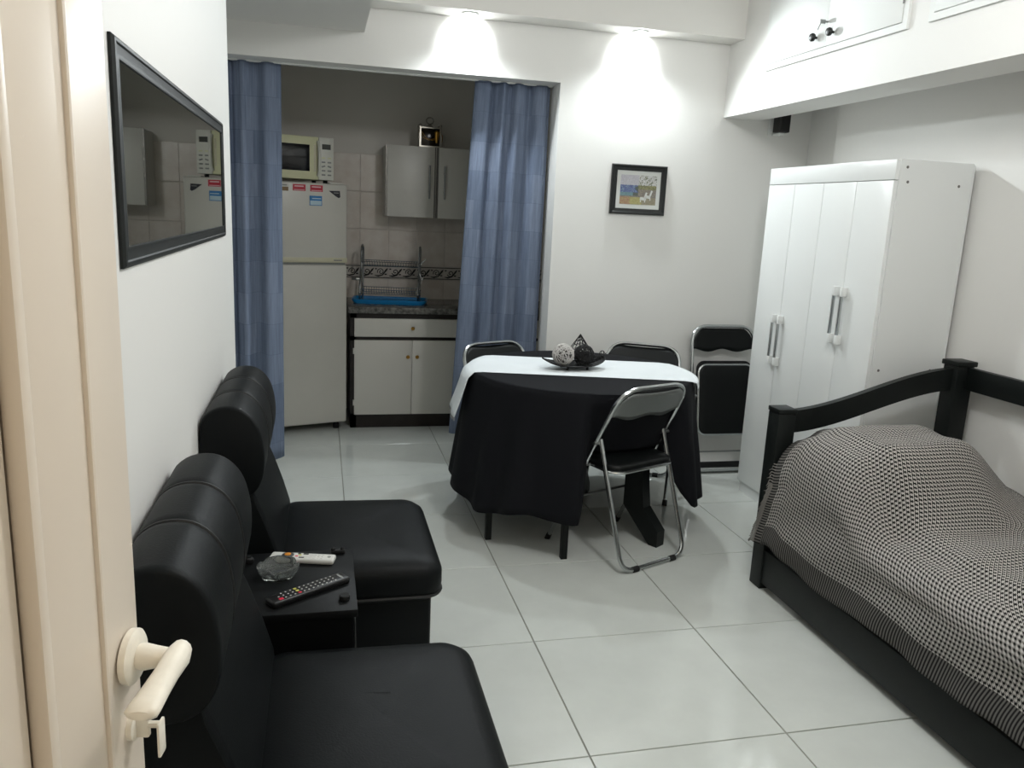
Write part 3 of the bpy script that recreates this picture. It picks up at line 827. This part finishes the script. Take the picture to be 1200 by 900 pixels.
folding_chair('open black folding chair with its grey metal back plate towards the armchairs', (1.336, 3.27, 0), rz1)
folding_chair('open black folding chair behind the table under the framed picture', (1.715, 4.06, 0), R(150))
folding_chair('open black folding chair behind the table in front of the blue curtain', (.985, 4.08, 0), R(205))
# folded chair leaning on the wall
fc = thing('folding_chair', 'folded black folding chair leaning against the back wall beside the wardrobe', 'folding chair', (2.385, 4.245, 0), 0, 'black folding chairs with tubular steel frames')
LEAN = R(-9.5)
def LP(x, y, z):   # local: y negative = towards the room, z along the leaning frame
    return Vector((x, y*math.cos(LEAN)-z*math.sin(LEAN), z*math.cos(LEAN)+y*math.sin(LEAN)))
w_ = .205
tr = .0105
p0, p1, p2, p3 = LP(-w_, 0, .02), LP(-w_, 0, .90), LP(w_, 0, .90), LP(w_, 0, .02)
B().tube([p0] + arc(p0, p1, p2, .10, 8) + arc(p1, p2, p3, .10, 8) + [p3], tr, 10).done('back_frame', 'chrome', fc)
p0, p1, p2, p3 = LP(-.18, .022, .60), LP(-.18, .022, .012), LP(.18, .022, .012), LP(.18, .022, .60)
B().tube([p0] + arc(p0, p1, p2, .07, 7) + arc(p1, p2, p3, .07, 7) + [p3], tr, 10).done('rear_leg', 'chrome', fc)
for s_ in (-1, 1): B().cyl(LP(s_*.205, 0, 0), LP(s_*.205, 0, .03), .0135, 10).done('foot_cap', 'rubber', fc)
B().cyl(LP(-.205, -.004, .135), LP(.205, -.004, .135), .005, 8).done('stretcher', 'steel', fc)
b = B().box(-.20, .20, -.012, .006, .035, .072, bev=.005); 
for v in b.bm.verts: v.co = LP(*v.co)
b.done('foot_board', 'rubber', fc)
B().cyl(LP(-.20, -.012, .022), LP(.20, -.012, .022), .009, 10).done('foot_bar', 'chrome', fc)
out = rrect(0, .455, .178, .21, .05, 6)
B().loft([[LP(x*s_, -yy, .455+(z-.455)*s_) for x, z in out] for yy, s_ in ((.014, .97), (.020, 1), (.036, 1), (.044, .985), (.048, .93), (.050, .6))]).done('seat', 'vinyl', fc, smooth=50)
B().tube([LP(x*1.01, -.040, .455+(z-.455)*1.01) for x, z in out], .0065, 8, closed=True).done('seat_frame', 'chrome', fc)
out2 = rrect(0, .475, .182, .215, .05, 6)
B().loft([[LP(x, -yy, z) for x, z in out2] for yy in (.010, .022)]).done('seat_underside', 'rubber', fc)
for s_ in (-1, 1): B().cyl(LP(s_*.17, -.025, .47), LP(s_*.215, -.005, .50), .007, 8).done('hinge_pin', 'steel', fc)
back_panel(fc, LP(0, 0, .90), Vector((1, 0, 0)), (LP(0, 0, 0)-LP(0, 0, .9)).normalized(), (LP(0, -1, 0)-LP(0, 0, 0)).normalized(), w_-.01, .0, 'backrest_pad', 'backrest_plate')

# ------------------------------------------------------------------ wardrobe
wd = thing('wardrobe', 'tall white four-door wardrobe standing against the right wall', 'wardrobe', (2.33, 2.975, 0))
WY, WX, WZ = .975, .375, 1.795
B().box(.018, WX, 0, WY, .06, WZ).done('body', 'wardrobe', wd)
boxobj('plinth', 'wardrobe', wd, .012, WX-.01, .004, WY-.004, 0, .062)
boxobj('side_panel', 'wardrobe', wd, .017, WX+.003, -.004, .014, .0, WZ+.001)
boxobj('back_panel', 'wardrobe', wd, WX+.001, WX+.009, -.006, WY, .02, WZ-.006)
boxobj('top_fascia', 'wardrobe', wd, -.002, .02, .0, WY, 1.712, WZ, bev=.002)
boxobj('door_backing', 'wardrobe', wd, .015, .0185, .004, WY-.004, .062, 1.712)
q4 = WY/4
for k_ in range(4):
    d = B().box(-.002, .0165, k_*q4+.0018, (k_+1)*q4-.0018, .066, 1.709, bev=.0015).done('door', 'wardrobe', wd)
    hy = (k_+1)*q4-.028 if k_ % 2 == 0 else k_*q4+.028
    zc = 1.11 if k_ < 2 else .915
    h_ = B()
    h_.box(-.030, -.020, hy-.008, hy+.008, zc-.125, zc+.125, bev=.003)
    h_.done('handle', 'chrome', d)
    for s_ in (-1, 1):
        B().box(-.031, -.001, hy-.0095, hy+.0095, zc+s_*.110-.022, zc+s_*.110+.022, bev=.003).done('handle_mount', 'wardrobe', d)
for (x, z) in ((.05, 1.765), (.06, 1.705), (.315, 1.70), (.05, .9), (.315, .9)):
    B().lathe([(.006, 0), (.006, -.0015), (.004, -.002)], (x, -.004, z), 10, 'y').done('screw_cap', 'gapdark', wd)

# ------------------------------------------------------------------ bed
bd = thing('bed_frame', 'black painted wooden single bed with a curved end rail beside the wardrobe', 'bed', (2.24, 1.85, 0))
def BX(name, x0, x1, y0, y1, z0, z1, bev=.004): return boxobj(name, 'blackwood', bd, x0-2.24, x1-2.24, y0-1.85, y1-1.85, z0, z1, bev=bev)
YH, YFt = 2.81, .86
for yy in (YH, YFt):
    BX('post', 1.79, 1.868, yy-.04, yy+.04, 0, .76); BX('post_cap', 1.787, 1.871, yy-.043, yy+.043, .76, .78)
    BX('post', 2.605, 2.69, yy-.04, yy+.04, 0, .955); BX('post_cap', 2.597, 2.698, yy-.047, yy+.047, .955, .977)
    n = 22; up_, dn_ = [], []
    for k_ in range(n+1):
        t_ = k_/n; x = 1.862+(2.61-1.862)*t_
        sft = t_*t_*(3-2*t_); sft = .25*t_+.75*sft
        zt = .768+(.943-.768)*sft; up_.append((x-2.24, zt)); dn_.append((x-2.24, zt-.093-.012*math.sin(math.pi*t_)*0))
    B().prism(up_+dn_[::-1], yy-.016-1.85, yy+.016-1.85, 'xz').done('end_rail', 'blackwood', bd, smooth=30)
    BX('lower_end_rail', 1.86, 2.61, yy-.013, yy+.013, .16, .32)
BX('side_rail', 1.795, 1.822, YFt, YH, .028, .178)
BX('side_rail', 2.655, 2.682, YFt, YH, .028, .178)
BX('back_rail', 2.655, 2.685, YFt, YH, .857, .952)
for k_ in range(11): BX('slat', 1.82, 2.66, YFt+.10+k_*.175, YFt+.17+k_*.175, .15, .168, 0)
ms = B().box(1.825, 2.65, YFt+.045, YH-.045, .168, .44, bev=.05, seg=4).done('mattress', 'mattress'); tag(ms, 'cream mattress under the houndstooth blanket', 'mattress')
# blanket
YE = 2.755   # inner face near the head rail
def sstep(a, b_, x):
    t_ = min(1, max(0, (x-a)/(b_-a))); return t_*t_*(3-2*t_)
def mound(x, y): return sstep(2.16, 2.42, y + .06*math.sin((x-1.8)*5))*(1-.22*sstep(2.62, 2.76, y))
def topz(x, y):
    my = mound(x, y)
    mx = 1-.95*sstep(2.30, 2.66, x)
    z = .515 + .235*my*mx
    z += .003*math.sin(x*22+y*9)+.004*math.sin(y*31-x*7)
    return z
NY, P, ARC = 150, [], []
HEM = .195
for i in range(NY+1):
    f = i/NY
    row = []; 
    ybase = YE - (YE-.93)*f
    cz = topz(1.9, ybase)
    # top from the wall to the edge
    for k_ in range(26):
        x = 2.652+(1.90-2.652)*k_/25
        row.append(Vector((x, ybase, topz(x, ybase)-.04*sstep(1.98, 1.90, x))))
    e = row[-1].copy()
    mm = mound(1.9, ybase); RO = .085+.125*mm
    for k_ in range(1, 9):
        a = R(90*k_/8); row.append(Vector((1.90-.118*math.sin(a), ybase, e.z-RO*(1-math.cos(a)))))
    zs = row[-1].z; hemz = HEM+.008*math.sin(f*21)+.02*math.exp(-((ybase-2.66)/.05)**2)
    for k_ in range(1, 19):
        t_ = k_/18; z = zs+(hemz-zs)*t_
        x = 1.786-.012*t_+.004*math.sin(ybase*26+1.2*math.sin(ybase*7))*t_+.004*math.sin(z*30+ybase*11)
        row.append(Vector((x, ybase, z)))
    # the end edge swings out past the post lower down
    for v in row:
        dr = sstep(.50, .22, v.z) if v.x < 1.80 else 0
        v.y += dr*.062*math.exp(-f*7)
        v.x -= dr*.006*math.exp(-f*7)
    P.append(row); 
    L = [0]
    for a_, b_ in zip(row[::-1], row[::-1][1:]): L.append(L[-1]+(a_-b_).length)
    ARC.append(L[::-1])
NJ = len(P[0])
ULEN = [[0]*NJ]
for i in range(1, NY+1): ULEN.append([ULEN[-1][j]+(P[i][j]-P[i-1][j]).length for j in range(NJ)])
bl = B().grid(P, uv=lambda i, j: (ULEN[i][j], ARC[i][j]))
blo = bl.done('blanket', 'blanket', smooth=80); tag(blo, 'black and white houndstooth wool blanket spread over the bed and pillow', 'blanket'); solid(blo, .004, -1)
fg = B(); rs = random.Random(5)
for j in range(27, NJ-1):
    for t_ in (0, .34, .67):
        p = P[0][j].lerp(P[0][j+1], t_)
        if p.z > .56: continue
        ln = .030+rs.uniform(0, .014)
        e_ = Vector((rs.uniform(-.005, .002), rs.uniform(.6, .9)*ln, -rs.uniform(.25, .7)*ln))
        fg.tube([p+Vector((0, -.008, 0)), p+Vector((-.002, .4*ln, -.06*ln)), p+e_], [.0024, .0021, .0010], 5)
tag(fg.done('fringe', 'yarn', blo, smooth=60), kind='stuff')
# pillow under the blanket
pl = B(); rings = []
for z, s_ in ((.43, .80), (.445, .95), (.50, 1.0), (.56, .98), (.61, .88), (.645, .65), (.66, .3)):
    rings.append([(2.13+x*s_, 2.545+y*s_, z) for x, y in rrect(0, 0, .20, .13, .06, 5)])
tag(pl.loft(rings).done('pillow', 'mattress', smooth=60), 'plump pillow hidden under the houndstooth blanket at the wardrobe end', 'pillow')

# ------------------------------------------------------------------ curtains
def curtain(x0t, x1t, x0b, x1b, zb0, zb1, folds, amp, label, seed, yc):
    rs = random.Random(seed); NX, NZ = 120, 30; P = []
    p1, p2 = rs.uniform(0, 6), rs.uniform(0, 6)
    W_ = []
    for i in range(NX+1):
        u = i/NX; row = []
        for k_ in range(NZ+1):
            v = k_/NZ
            gather = v
            x = (x0t+(x1t-x0t)*u)*(1-v)+(x0b+(x1b-x0b)*u)*v
            ph_ = 2*math.pi*folds*(u+.03*math.sin(u*9+p1))
            y = yc+amp*(.75+.35*v)*(math.sin(ph_+p2+.3*v)+.25*math.sin(2.3*ph_+p1))
            x += .25*amp*math.cos(ph_+p2)*(.6+.4*v)
            zt = OPZ-.006; zb = zb0+(zb1-zb0)*u+.006*math.sin(ph_)
            row.append((x, y, zt+(zb-zt)*v))
        P.append(row)
    scale = 1.6
    o = B().grid(P, uv=lambda i, j: ((x1t-x0t)*scale*i/NX, 2.2*j/NZ)).done('curtain', 'curtain', smooth=80)
    tag(o, label, 'curtain', 'blue kitchen curtains'); solid(o, .0015, 0)
    b = B()
    b.tube([(P[i][0][0], P[i][0][1], P[i][0][2]-.002) for i in range(0, NX+1)], .003, 5); b.done('heading_tape', 'curtain', o)
    return o
curtain(-.80, -.203, -.80, -.215, .045, .06, 5.2, .024, 'slate blue curtain hanging beside the fridge and the left wall', 4, 4.59)
curtain(.838, 1.272, .752, 1.268, .185, .17, 4.0, .028, 'slate blue curtain hanging between the kitchen cabinets and the back wall', 9, 4.59)
cr_ = B().box(XA+.005, OPX-.005, 4.582, 4.598, OPZ-.008, OPZ+.002).done('curtain_rail', 'cup'); tag(cr_, 'slim white curtain rail under the opening header', 'curtain rail')

# ------------------------------------------------------------------ kitchen base cabinet and worktop
kb = thing('base_cabinet', 'dark wood base cabinet with white drawer and doors and brass knobs', 'cabinet', (.19, 5.43, 0))
KX = 1.60
b = B()
b.box(0, .04, 0, .55, 0, .80); b.box(KX-.04, KX, 0, .55, 0, .80); b.box(0, KX, 0, .02, 0, .10); b.box(0, KX, 0, .04, .765, .80); b.box(0, KX, 0, .03, .610, .642); b.box(0, KX, .53, .55, 0, .80); b.box(.815, .845, 0, .03, .0, .80)
b.done('carcass', 'cabdark', kb)
boxobj('bottom', 'cabdark', kb, .03, KX-.03, .02, .54, .08, .10)
def knob(x, z, par): B().lathe([(.005, 0), (.005, -.010), (.012, -.014), (.013, -.02), (.009, -.025)], (x, -.018, z), 14, 'y').done('knob', 'gold', par)
for x0 in (.026, .84):
    x1 = x0+.782
    x1 = min(x1, KX-.02)
    d = boxobj('drawer', 'cabwhite', kb, x0, x1, -.018, .006, .640, .764, bev=.002); knob((x0+x1)/2, .702, d)
    xm = (x0+x1)/2
    for (a, c_, kx) in ((x0, xm-.0012, xm-.030), (xm+.0012, x1, xm+.033)):
        d = boxobj('door', 'cabwhite', kb, a, c_, -.018, .006, .096, .616, bev=.002); knob(kx, .505, d)
    for z in (.18, .54): B().box(x0-.009, x0+.003, -.016, .0, z-.02, z+.02, bev=.002).done('hinge', 'cabwhite', kb)
wt = boxobj('worktop', 'granite', None, .175, 1.845, 5.395, YK-.013, .80, .842, bev=.004); tag(wt, 'grey speckled granite worktop on the base cabinet', 'worktop')

# wall cabinet
uc = thing('wall_cabinet', 'white two-door wall cabinet with grey edges and bar handles', 'cabinet', (.432, 5.70, 1.443))
UX, UZ = .70, .478
b = B().box(0, UX, .018, YK-5.70-.012, 0, UZ); b.done('body', 'cabwhite', uc)
for (a, c_, hx_) in ((.0, .345, .30), (.352, UX, .405)):
    d = boxobj('door', 'cabwhite', uc, a+.014, c_-.008, -.002, .016, .0, UZ, bev=.002)
    e = B().box(a, a+.0135, -.003, .016, .0, UZ); e.box(c_-.0075, c_, -.003, .016, 0, UZ); e.done('edge_strip', 'alu', d)
    h_ = B().cyl((hx_, -.038, .13), (hx_, -.038, .355), .0065, 10).done('handle', 'steel', d)
    for z in (.18, .305): B().cyl((hx_, -.038, z), (hx_, -.001, z), .005, 8).done('handle_post', 'steel', h_)
# lantern on top of it
ln = thing('lantern', 'small square smoked-glass lantern with a ring handle on the wall cabinet', 'lantern', (.735, 5.75, 1.921))
B().box(-.068, .068, -.05, .05, .006, .125, bev=.004).done('glass_body', 'dglass', ln)
b = B()
for (x, y) in ((-.07, -.052), (.07, -.052), (.07, .052), (-.07, .052)):
    b.box(x-.006, x+.006, y-.006, y+.006, 0, .135); b.sphere((x, y, .143), .010, 10, 6)
for z in (.004, .128): b.box(-.074, .074, -.056, .056, z-.004, z+.004)
b.done('frame', 'silver', ln)
B().lathe([(.03, .132), (.026, .14), (.012, .15), (.010, .158)], n=16).done('lid', 'silver', ln)
B().tube([(.024*math.sin(2*math.pi*k_/20), 0, .178+.022*math.cos(2*math.pi*k_/20)) for k_ in range(20)], .0045, 8, closed=True).done('ring_handle', 'silver', ln)
B().lathe([(.006, .03), (.014, .06), (.017, .10), (.006, .112)], (.042, -.052, 0), 14).done('gold_highlight', 'gold', ln)  # shiny highlight on the glass, put in as a gold shape
b = B()
for s_ in (-1, 1): b.tube([(s_*.068, -.056, .11), (s_*.05, -.058, .06), (s_*.01, -.058, .045), (-s_*.03, -.058, .06), (-s_*.06, -.057, .10)], .002, 6)
b.tube([(.07, 0, .11), (.092, 0, .08), (.088, 0, .045), (.07, 0, .03)], .0025, 6); b.done('wire_scroll', 'gold', ln)

# ------------------------------------------------------------------ dish rack and tray
WTZ = .842
ty = thing('drip_tray', 'bright blue plastic drip tray under the dish rack', 'tray', (.475, 5.695, WTZ), R(-8))
o1 = rrect(0, 0, .262, .125, .04, 5); 
B().loft([[(x*s_, y*s_, z) for x, y in o1] for z, s_ in ((0, .93), (.004, .95), (.026, 1.0), (.030, 1.0), (.030, .965), (.010, .92), (.008, .5))]).done('tray', 'blue', ty)
dr = thing('dish_rack', 'chrome two-tier wire dish rack standing in the blue tray', 'dish rack', (.475, 5.70, WTZ+.009), R(-11))
for s_ in (-1, 1):
    x = s_*.202
    pts = [(x, -.07, .0), (x, -.085, .05), (x, -.075, .12), (x, -.03, .20), (x, -.01, .26), (x, -.012, .33), (x, .01, .375), (x, .045, .385), (x, .075, .36), (x, .08, .30), (x, .075, .22), (x, .06, .1), (x, .065, 0)]
    # smooth
    sm = []
    for i in range(len(pts)-1):
        p0, p1, p2, p3 = [Vector(pts[max(0, min(len(pts)-1, i+d))]) for d in (-1, 0, 1, 2)]
        for k_ in range(4):
            t_ = k_/4; sm.append(.5*((2*p1)+(-p0+p2)*t_+(2*p0-5*p1+4*p2-p3)*t_*t_+(-p0+3*p1-3*p2+p3)*t_**3))
    sm.append(Vector(pts[-1]))
    B().tube(sm, .0078, 8).done('side_frame', 'chrome', dr)
    for (y, z) in ((-.083, .06), (.062, .08)): B().sphere((x, y, z), .011, 10, 6).done('joint_cap', 'chrome', dr)
for (z0, nm) in ((.055, 'lower_shelf'), (.245, 'upper_shelf')):
    b = B()
    for k_ in range(23): 
        xx = -.195+.39*k_/22; b.tube([(xx, -.075 if z0 < .1 else -.02, z0+.03), (xx, -.06 if z0 < .1 else 0, z0), (xx, .07, z0), (xx, .08, z0+.035)], .0016, 4)
    for (y, z) in ((-.075 if z0 < .1 else -.02, z0+.03), (-.06 if z0 < .1 else 0, z0), (.07, z0), (.08, z0+.035)): b.cyl((-.2, y, z), (.2, y, z), .0026, 6)
    b.done(nm, 'chrome', dr)
B().box(-.262, -.205, -.06, -.03, .145, .160, bev=.003).done('utensil_holder', 'chrome', dr)
b = B().tube([(.205, 0, .26), (.225, -.01, .285), (.25, -.02, .31)], .004, 6); b.tube([(.205, -.03, .21), (.225, -.04, .165), (.222, -.04, .14), (.235, -.04, .19)], .004, 6); b.done('cup_hook', 'chrome', dr)

# ------------------------------------------------------------------ fridge and microwave
fr_rz = R(17)
FX, FY = .105, 5.365
ux_ = Vector((math.cos(fr_rz), math.sin(fr_rz)))
# local: x=0 at the right front corner, body extends to -x and +y
fr = thing('fridge', 'old white two-door fridge with magnets on its freezer door', 'fridge', (.160, 5.395, 0), fr_rz)
FWd = .50
B().box(-FWd, 0, .05, .50, .04, 1.625, bev=.008).done('body', 'fridge', fr)
fd = B().box(-FWd-.004, .004, -.004, .046, 1.132, 1.632, bev=.010, seg=3).done('freezer_door', 'fridge', fr)
ld_ = B().box(-FWd-.004, .004, -.004, .046, .055, 1.118, bev=.010, seg=3).done('fridge_door', 'fridge', fr)
boxobj('door_trim', 'fridge_trim', fd, -FWd-.005, .005, -.0055, .04, 1.133, 1.165, bev=.002)
boxobj('door_gasket', 'grey', fr, -FWd+.005, -.005, .01, .055, 1.11, 1.14)
boxobj('model_print', 'grey', fd, -.085, -.030, -.0062, -.005, 1.145, 1.152)
B().box(-.11, -.02, .0, .045, 1.632, 1.640, bev=.002).done('hinge_cover', 'fridge', fr)
for (x, y) in ((-.05, .06), (-FWd+.06, .06), (-.05, .45), (-FWd+.06, .45)): B().lathe([(.02, 0), (.02, .03), (.014, .045)], (x, y, 0), 12).done('foot', 'rubber', fr)
# badge
B().prism([(-.118, 1.588), (-.045, 1.590), (-.042, 1.552), (-.052, 1.545), (-.072, 1.555)], -.0062, -.003, 'xz').done('badge', 'navy', fd)
boxobj('badge_lettering', 'grey', fd, -.085, -.052, -.0068, -.006, 1.574, 1.579)
Mx = fr.location
def magnet(lx, lz, w2, h2, cells, label, grp=None):
    p = Vector((fr.location.x, fr.location.y))+Vector((math.cos(fr_rz)*lx+math.sin(fr_rz)*.0045, math.sin(fr_rz)*lx-math.cos(fr_rz)*.0045))
    t = thing('fridge_magnet', label, 'magnet', (p.x, p.y, lz), fr_rz, grp)
    for (nm, m_, x0, x1, z0, z1, d) in cells: boxobj(nm, m_, t, x0*w2, x1*w2, -.002-d, .001, z0*h2, z1*h2)
for lx, lb in ((-.197, 'red rectangular magnet with pale lettering directly above the blue magnet'), (-.307, 'red rectangular magnet with pale lettering beside the brown and white magnet')):
    magnet(lx, 1.598, .040, .020, [('plate', 'red', -1, 1, -1, 1, 0), ('lettering', 'redlt', -.75, .7, .25, .6, .0004), ('lettering', 'redlt', -.85, .85, -.8, -.6, .0004)], lb, 'red magnets on the freezer')
magnet(-.202, 1.522, .040, .030, [('plate', 'mpale', -1, 1, -1, 1, 0), ('upper_field', 'mblue', -1, 1, 0, 1, .0004), ('lettering', 'mpale', -.6, .85, .35, .55, .0008), ('frame_line', 'mblue', -1, 1, -1, -.88, .0004), ('frame_line', 'mblue', -1, -.9, -1, 1, .0004), ('frame_line', 'mblue', .9, 1, -1, 1, .0004)], 'blue and pale blue square magnet below the red magnets')
magnet(-.405, 1.598, .030, .024, [('plate', 'fridge', -1, 1, -1, 1, 0), ('lower_field', 'mbrown', -1, 1, -1, 0, .0004), ('lettering', 'grey', -.7, .7, .3, .6, .0004)], 'white and brown magnet beside the blue curtain edge')
# microwave
mw = thing('microwave', 'yellowed cream microwave oven standing on top of the fridge', 'microwave', (.080, 5.385, 1.640), R(17))
MW, MH, MD = .50, .272, .34
B().box(-MW, 0, .018, MD, .012, MH, bev=.006).done('casing', 'mw', mw)
for (x, y) in ((-.04, .05), (-MW+.04, .05), (-.04, MD-.04), (-MW+.04, MD-.04)): B().cyl((x, y, -.012), (x, y, .014), .014, 10).done('foot', 'rubber', mw)
d = B().box(-MW, -.098, 0, .02, .012, MH, bev=.005).done('door', 'mw', mw)
boxobj('window', 'darkglass', d, -MW+.07, -.155, -.0025, .004, .062, .222, bev=.001)
b = B().tube([(-.101, -.002, .245), (-.099, -.020, .22), (-.098, -.026, .14), (-.099, -.020, .06), (-.101, -.002, .035)], .011, 8); b.done('handle', 'mw2', d)
boxobj('handle_recess', 'fridge_trim', d, -.128, -.112, -.001, .004, .06, .225)
pn = B().box(-.096, 0, .0, .02, .012, MH, bev=.004).done('control_panel', 'mw2', mw)
boxobj('display', 'lcd', pn, -.075, -.020, -.002, .003, .200, .232)
for r_ in range(5):
    for c_ in range(2):
        x = -.066+c_*.038; z = .148-r_*.026
        B().box(x-.012, x+.012, -.002, .002, z-.0045, z+.0045, bev=.001, seg=1, rot=Matrix.Rotation(R((-18 if c_ == 0 else 18) if r_ == 2 else 0), 3, 'Y')).done('key', 'grey' if r_ != 0 else 'mw', pn)
